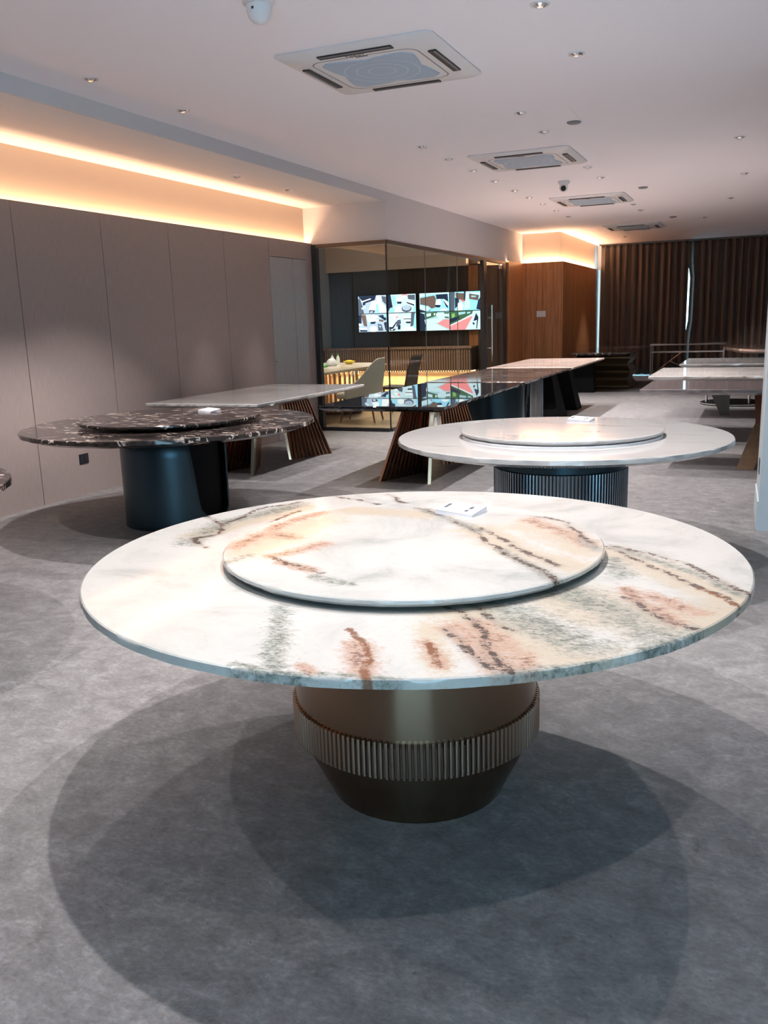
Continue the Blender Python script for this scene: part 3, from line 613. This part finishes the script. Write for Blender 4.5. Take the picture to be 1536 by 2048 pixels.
t = thing('chrome_stand', 'round chrome rimmed stand on the floor behind the slab tables', 'stand', (-.36, 15.45, 0))
MB().lathe([(.50, 0), (.52, .01), (.52, .03), (.48, .04)], 48).build('disc', 'inner', t, smooth=40)
MB().lathe([(.515, .012), (.53, .015), (.53, .03), (.515, .034)], 48, cap0=False, cap1=False).build('rim', 'chrome', t)
for a in (200, 255, 300, 20, 120): MB().tube([(.45*math.cos(math.radians(a)), .45*math.sin(math.radians(a)), .03), (.45*math.cos(math.radians(a)), .45*math.sin(math.radians(a)), .52)], .018, 8).build('post', 'chrome', t, smooth=True)
MB().lathe([(.48, .52), (.48, .55)], 40).build('upper_disc', 'inner', t)
t = thing('console_table', 'slim pale console table with thin metal frame before the curtains', 'table', (-1.55, 21.3, 0))
B(-.80, .82, -.22, .22, .765, .795).build('tabletop', 'wmar', t)
for x in (-.78, .78):
    for y in (-.2, .2): B(x-.012, x+.012, y-.012, y+.012, 0, .765).build('leg', 'silver', t)
for y in (-.2, .2): B(-.78, .78, y-.009, y+.009, .60, .618).build('rail', 'silver', t)
MB().tube([(-.62, -.2, .20), (-.12, -.2, .60)], .010, 6).build('brace', 'silver', t); MB().tube([(-.36, -.2, .41), (0.05, -.2, .22)], .010, 6).build('brace', 'silver', t)
MB().tube([(0., -.2, .60), (0., -.2, .72)], .008, 6).build('brace', 'silver', t)
t = thing('long_table', 'brown natural edge table at far right near the curtains', 'table', (0, 0, 0))
m = MB(); pts = [(-.75, 20.2), (-.70, 19.2), (-.52, 18.5), (-.38, 17.9), (-.10, 17.5), (.5, 17.4), (1.0, 17.6), (1.1, 20.3)]
m.loft([[(x, y, .72) for x, y in pts], [(x*1.02+.0, y-.03, .75) for x, y in pts], [(x, y, .785) for x, y in pts]]); m.build('tabletop', 'pinkm', t)
for x, y in ((0., 18.3), (.8, 18.3), (0., 19.8), (.8, 19.8)): B(x-.05, x+.05, y-.05, y+.05, 0, .72).build('leg', 'frame', t)
# ------------------------------------------------------------------ glass room contents
cb = thing('low_cabinet', 'floating walnut cabinet with slatted front along the back wall', 'cabinet', (0, 0, 0))
B(-8.45, -5.22, 16.62, 17.06, .50, .93).build('body', 'brownl', cb); B(-8.48, -5.21, 16.58, 17.06, .93, .97).build('worktop', 'slat', cb)
SL = B(-.017, .017, -.02, 0, .48, .925).mesh('slat', 'slat')
for k in range(62): inst('slat', SL, cb, (-8.42+k*.0518, 16.62, 0))
B(-8.4, -5.25, 16.93, 16.96, .47, .499).build('led_strip', 'led', cb)
area('cabinet_lamp', (-6.8, 16.90, .45), (math.radians(-25), 0, 0), 3.1, .06, 62, (1., .58, .22))
area('office_cove_lamp', (-5.12, 16.98, 2.545), (PI, 0, 0), .5, .04, 3, COVE_COL)
for x, y, lb in [(-6.0, 12.6, 'near the glass'), (-7.0, 14.6, 'over the pale table'), (-5.6, 15.3, 'near the screens')]:
    downlight(x, y, 3.02, 'small downlight inside the glass room %s' % lb, 'glass room downlights', SPOT_W*1.15, (1., .86, .70))
def screen(label, x0, x1, z0, z1, feeds):
    t = thing('television', label, 'television', ((x0+x1)/2, 17.02, z0), 0, 'wall screens in the glass room')
    w, h = (x1-x0)/2, z1-z0
    B(-w-.012, w+.012, -.03, .048, -.012, h+.012).build('bezel', 'blackp', t)
    for fi, (bgc, polys) in enumerate(feeds):
        m = MB(); mats = []; cx, cz = (fi % 2), 1-fi//2; u0, v0 = -w+.012+cx*w*.995, .008+cz*h*.5; fw, fh = w-.022, h*.5-.014
        def em(c):
            k = 'scr_%.2f_%.2f_%.2f' % c
            if k not in M: M[k] = m_emit('screen_'+k, c, 1.25)
            return k
        mats.append(em(bgc)); m.poly([(u0, -.0305, v0), (u0+fw, -.0305, v0), (u0+fw, -.0305, v0+fh), (u0, -.0305, v0+fh)])
        for j, (c, P) in enumerate(polys):
            k = em(c)
            if k not in mats: mats.append(k)
            m.cur = mats.index(k); m.poly([(u0+fw*min(1, max(0, u)), -.0308-.0003*j, v0+fh*(1-min(1, max(0, v)))) for u, v in P])
        m.build('camera_feed', mats, t)
W_, C_, D_, S_, K_, G_, PK, TN, BR, T_ = (1, 1, .98), (.35, .78, 1.), (.02, .03, .06), (.45, .55, .68), (.10, .12, .16), (.06, .14, .07), (.95, .28, .28), (.38, .62, .68), (.17, .11, .09), (.62, .80, .85)
E8 = lambda cx, cy, rx, ry, n=12: [(cx+rx*math.cos(2*PI*k/n), cy+ry*math.sin(2*PI*k/n)) for k in range(n)]
feedsA = [
 (S_, [(D_, [(0, 0), (.65, 0), (.6, .25), (.25, .42), (.1, .2)]), (K_, [(.05, .1), (.15, .55), (.2, 1), (0, 1), (0, .2)]), (W_, [(.66, 0), (.82, 0), (.83, .5), (.68, .5)]), (W_, [(.5, .32), (.72, .30), (.62, .82), (.37, .78)]), (W_, [(.72, .5), (.86, .42), (1, .75), (1, .98), (.76, .97)]), (C_, [(.63, .5), (.72, .5), (.74, 1), (.62, 1)]), (W_, [(.12, .3), (.45, .15), (.47, .2), (.15, .36)]), (D_, [(.4, .82), (.6, .85), (.55, .98), (.38, .96)]), (W_, [(.43, .88), (.53, .89), (.5, .95), (.42, .94)]), (K_, [(.84, .05), (1, .1), (1, .55), (.88, .35)]), (D_, [(.17, .36), (.26, .33), (.26, .5), (.17, .54)]), (T_, [(.1, .68), (.25, .58), (.27, .65), (.14, .78)])]),
 (T_, [(D_, [(0, 0), (.13, 0), (.2, .7), (.06, .95), (0, .6)]), (C_, [(.15, 0), (.28, .1), (.34, .5), (.25, .7), (.18, .3)]), (K_, [(.72, .05), (.98, .05), (.98, .35), (.74, .28)]), (W_, E8(.43, .3, .11, .09)), (D_, [(.34, .4), (.52, .4), (.5, .52), (.37, .52)]), (W_, [(.7, .32), (.98, .52), (.95, .58), (.68, .42)]), (D_, [(.68, .42), (.95, .58), (.94, .66), (.7, .5)]), (PK, [(.55, .0), (.72, 0), (.7, .07), (.5, .06)]), (W_, [(.45, .12), (.7, .1), (.7, .18), (.52, .2)]), (K_, E8(.68, .8, .18, .2)), (S_, E8(.68, .75, .15, .15)), (C_, E8(.17, .86, .1, .15)), (W_, E8(.4, .85, .12, .15)), (C_, [(.93, .7), (1, .6), (1, 1), (.9, 1)])]),
 (S_, [(D_, [(0, .03), (.1, 0), (.1, .5), (0, .55)]), (BR, [(.08, .02), (.26, .05), (.3, .7), (.18, .66)]), (T_, [(.26, 0), (.6, 0), (.6, .35), (.3, .35)]), (W_, [(.35, .28), (.75, .3), (.7, .42), (.36, .45)]), (D_, [(.4, .44), (.62, .42), (.58, .55), (.38, .56)]), (C_, E8(.38, .5, .05, .06)), (W_, [(.45, .1), (.7, .1), (.72, .22), (.5, .24)]), (D_, [(.7, .1), (.9, .05), (1, .3), (.95, .4)]), (BR, [(.72, .3), (.9, .35), (.88, .45), (.74, .42)]), (W_, E8(.52, .85, .13, .17)), (K_, [(.68, .55), (.82, .6), (.88, .95), (.7, .95)]), (S_, [(.7, .65), (.8, .68), (.78, .8)]), (W_, [(0, .5), (.1, .55), (.1, .62), (0, .64)]), (W_, [(0, .75), (.28, .8), (.3, .86), (0, .85)]), (D_, [(.02, .88), (.3, .9), (.3, .98), (.05, .98)]), (D_, [(.9, .5), (1, .45), (1, 1), (.95, .9)]), (C_, [(.88, .02), (1, 0), (1, .2), (.92, .2)])]),
 (T_, [(W_, [(.05, .08), (.2, 0), (.22, .06), (.06, .2)]), (W_, [(.2, .08), (.35, .02), (.33, .12), (.2, .16)]), (W_, [(.16, .22), (.38, .16), (.36, .3), (.15, .32)]), (PK, [(.30, .18), (.38, .16), (.36, .26), (.31, .3)]), (W_, [(.05, .68), (.2, .42), (.32, .42), (.16, .75)]), (D_, [(.05, .75), (.17, .76), (.32, .45), (.34, .5), (.2, .85), (.06, .9)]), (K_, [(.34, .4), (.46, .35), (.48, .55), (.4, .7), (.3, .75)]), (D_, [(.36, .68), (.46, .65), (.45, .9), (.36, .92)]), (W_, [(.55, .2), (.82, .2), (.84, .3), (.56, .28)]), (W_, [(.63, .38), (.84, .38), (.84, .46), (.62, .44)]), (D_, [(.64, .48), (.82, .48), (.8, .58), (.66, .57)]), (D_, [(.56, .3), (.84, .31), (.84, .35), (.58, .34)]), (K_, [(.84, 0), (.97, 0), (.93, .7), (.8, .78)]), (C_, [(.95, .1), (1, .1), (1, .9), (.9, .8)]), (W_, [(.52, .98), (.56, .85), (.68, .76), (.82, .78), (.92, .9), (.94, .98)]), (D_, [(.06, .9), (.3, .85), (.24, .97), (.08, .97)]), (W_, [(.1, .9), (.2, .87), (.17, .95)])])]
feedsB = [
 (C_, [(T_, [(0, 0), (1, 0), (1, .1), (.55, .06), (.2, .12), (0, .22)]), (BR, [(.02, .25), (.5, .14), (.56, .3), (.52, .8), (.4, .85), (.3, .7), (.02, .6)]), (D_, [(.55, .1), (.95, .08), (.97, .5), (.82, .35), (.72, .35), (.58, .35)]), (W_, [(.6, .35), (.7, .34), (.73, .65), (.53, .64)]), (D_, [(.53, .65), (.72, .67), (.68, .8), (.53, .78)]), (W_, [(.82, .34), (.99, .6), (.98, .7), (.93, .7), (.8, .42)]), (D_, [(.78, .36), (.95, .72), (.97, .85), (.9, .78)]), (T_, [(0, .62), (.35, .8), (.25, 1), (0, .85)]), (D_, [(0, .86), (.25, 1), (.38, .88), (.36, .95), (.25, 1), (0, 1)]), (W_, [(.68, .98), (.72, .88), (.82, .85), (.92, .9), (.95, .98)])]),
 (C_, [(K_, [(0, 0), (.16, 0), (.14, 1), (0, 1)]), (D_, [(.16, .3), (.3, .35), (.28, .7), (.16, .9)]), (BR, [(.18, .05), (.5, .1), (.5, .5), (.4, .5), (.2, .3)]), (PK, [(.32, .38), (.48, .5), (.46, .58), (.36, .5)]), (D_, [(.46, .0), (.54, 0), (.5, .45), (.46, .4)]), (T_, [(.52, .0), (.62, .0), (.66, .9), (.45, .95), (.5, .5)]), (W_, [(.26, .6), (.4, .56), (.44, .8), (.4, 1), (.22, 1)]), (BR, [(.63, .12), (.95, .22), (.92, .5), (.63, .4)]), (TN, [(.7, .22), (.85, .25), (.85, .32), (.7, .32)]), (W_, [(.6, .02), (1, .12), (1, .2), (.7, .1)]), (D_, [(.92, .5), (1, .3), (1, 1), (.86, .95)])]),
 (TN, [(D_, [(0, 0), (.16, .1), (.2, .5), (.18, 1), (0, 1)]), (G_, [(.16, .02), (.6, .0), (.55, .22), (.2, .38)]), (T_, [(.22, .08), (.38, .05), (.38, .2), (.23, .25)]), (W_, [(.48, .05), (.52, .05), (.52, .18), (.48, .18)]), (T_, [(.55, .06), (1, .05), (1, .35), (.7, .4), (.55, .2)]), (G_, [(.8, .02), (1, .02), (.98, .12), (.84, .1)]), (G_, [(.84, .25), (.98, .28), (.98, .36), (.85, .34)]), (T_, [(.22, .4), (.84, .3), (.62, .6), (.25, .55)]), (PK, [(.84, .4), (1, .42), (1, .95), (.58, .62)]), (T_, [(.22, .55), (.5, .6), (1, 1), (.22, 1)]), (W_, [(.16, .4), (.2, .4), (.2, .75)])]),
 (T_, [(G_, [(0, 0), (.75, 0), (.72, .15), (.3, .5), (0, .72)]), ((.25, .5, .15), [(.05, .12), (.15, .1), (.15, .3), (.05, .35)]), (TN, [(.27, .05), (.5, .03), (.5, .14), (.28, .2)]), (D_, [(0, .4), (.3, .25), (.3, .42), (0, .62)]), (TN, [(.55, .05), (.68, .04), (.66, .12), (.56, .16)]), (PK, [(.0, .78), (.7, .28), (.74, .3), (.5, 1), (0, 1)]), (W_, [(0, .72), (.7, .22), (.7, .26), (0, .77)]), (D_, [(.85, .12), (.93, .35), (.88, .95), (.85, .95), (.88, .5), (.76, .55)]), (D_, [(.74, .6), (.8, .65), (.8, .75), (.74, .72)])])]
screen('left wall screen split into four security camera pictures', -7.81, -6.50, 1.28, 2.03, feedsA)
screen('right wall screen with pink paving in its camera pictures', -6.44, -5.13, 1.275, 2.03, feedsB)
t = thing('meeting_table', 'pale topped meeting table on copper rods inside the glass room', 'table', (-6.72, 13.1, 0))
MB().loft([[(-.66, -1.6, .74), (.76, -1.6, .74), (.76, .9, .74), (.45, 1.3, .74), (-.66, 1.5, .74)], [(-.70, -1.65, .78), (.80, -1.65, .78), (.80, .9, .78), (.47, 1.35, .78), (-.70, 1.55, .78)]]).build('tabletop', 'table_in', t)
MB().lathe([(.36, .012), (.36, .05), (.33, .06)], 40, .25, .15).build('base_plate', 'copperd', t)
ROD = MB().lathe([(.016, .05), (.016, .74)], 8).mesh('rod', 'copper', True)
for k in range(22): a = 2*PI*k/22; inst('rod', ROD, t, (.25+.30*math.cos(a), .15+.30*math.sin(a), 0))
# armchair: beige shell, facing the meeting table (-x)
def armchair(loc, rz):
    t = thing('armchair', 'beige upholstered armchair with high curved back and wooden legs', 'chair', loc, rz)
    m = MB(); n = 28; rows_ = []
    for j in range(7):
        g = j/6; row = []
        for k in range(n+1):
            a = -PI*.62+PI*1.24*k/n; back = min(1, max(0, (math.radians(92)-abs(a))/math.radians(64))); back = back*back*(3-2*back)
            top = .60+.37*back; low = .36; z = low+(top-low)*g
            rx, ry = .29+.06*g*back+.02*g, .29+.02*g; front = .16*(1-math.cos(a))*.5
            row.append((rx*math.cos(a)-front, ry*math.sin(a), z))
        rows_.append(row)
    m.loft(rows_, False, False, closed=False); o = m.build('shell', 'beige', t, smooth=True); md = o.modifiers.new('thick', 'SOLIDIFY'); md.thickness = .035; md.offset = -1
    md = o.modifiers.new('sub', 'SUBSURF'); md.levels = md.render_levels = 1
    MB().loft([[(x*s, y*s, z) for x, y in [(-.36, -.22), (-.30, -.25), (.20, -.24), (.25, 0), (.20, .24), (-.30, .25), (-.36, .22)]] for s, z in ((.94, .37), (1, .39), (1, .44), (.93, .465))]).build('seat', 'beige', t, smooth=40, bevel=.01)
    B(-.26, .20, -.20, .20, .33, .372).build('seat_frame', 'walnut', t)
    for sx, sy in ((-1, -1), (-1, 1), (1, -1), (1, 1)): MB().tube([(sx*.20-.03, sy*.18, .35), (sx*.27-.03, sy*.24, .012)], [.021, .012], 8).build('leg', 'walnut', t, smooth=True)
armchair((-5.55, 12.15, 0), math.radians(8))
t = thing('dining_chair', 'dark brown leather dining chair with tall flat back', 'chair', (-5.36, 13.15, 0), math.radians(-4))
MB().loft([[(-.25, -.22, .43), (.22, -.21, .42), (.22, .21, .42), (-.25, .22, .43)], [(-.25, -.22, .475), (.22, -.21, .465), (.22, .21, .465), (-.25, .22, .475)]]).build('seat', 'brownl', t, bevel=.012)
MB().loft([[(.18, -.21, .42), (.22, -.21, .42), (.22, .21, .42), (.18, .21, .42)], [(.235, -.20, .7), (.265, -.20, .7), (.265, .20, .7), (.235, .20, .7)], [(.31, -.19, .93), (.335, -.19, .93), (.335, .19, .93), (.31, .19, .93)], [(.345, -.185, .965), (.36, -.185, .955), (.36, .185, .955), (.345, .185, .965)]]).build('backrest', 'brownl', t)
for sx, sy in ((-1, -1), (-1, 1), (1, -1), (1, 1)): MB().tube([(sx*.19, sy*.17, .43), (sx*.23, sy*.2, .012)], [.018, .011], 8).build('leg', 'walnut', t, smooth=True)
for i, (x, y) in enumerate(((-6.83, 13.72), (-6.74, 13.76))):
    t = thing('water_bottle', 'clear water bottle on the meeting table, %s of two' % ('left', 'right')[i], 'bottle', (x, y, .78), 0, 'bottles on the meeting table')
    MB().lathe([(.030, 0), (.033, .01), (.033, .10), (.028, .13), (.014, .155), (.014, .165)], 16).build('body', 'glassb', t, smooth=50)
    MB().lathe([(.016, .165), (.016, .19)], 12).build('cap', 'green', t)
def lump(name, label, cat, loc, rx, ry, h, mat, seed):
    r2 = np.random.default_rng(seed); m = MB(); n = 16; ph = r2.random(4)*6
    m.loft([[(rx*s*(1+.16*math.sin(3*2*PI*k/n+ph[0])+.1*math.sin(5*2*PI*k/n+ph[1]+zz*3))*math.cos(2*PI*k/n), ry*s*(1+.16*math.sin(2*2*PI*k/n+ph[2]))*math.sin(2*PI*k/n), h*zz) for k in range(n)] for s, zz in ((.8, 0), (1, .25), (.9, .6), (.55, .9), (.2, 1))])
    return tag(m.build(name, mat, smooth=True, loc=loc), label, cat)
lump('plastic_bag', 'crumpled white plastic bag on the meeting table', 'bag', (-6.70, 13.42, .78), .10, .09, .13, 'card', 3)
lump('green_packet', 'small green packet at the left end of the meeting table', 'packet', (-6.72, 13.10, .78), .11, .08, .05, 'green', 5)
t = thing('fruit_bowl', 'yellow bowl on the meeting table', 'bowl', (-6.63, 13.98, .78))
MB().lathe([(.05, 0), (.055, .008), (.10, .05), (.11, .055), (.10, .048), (.05, .012)], 24, cap1=False).build('bowl', 'yellow', t, smooth=True)
MB().lathe([(.085, .035), (.07, .06), (.03, .072)], 16).build('contents', 'yellow', t, smooth=True)
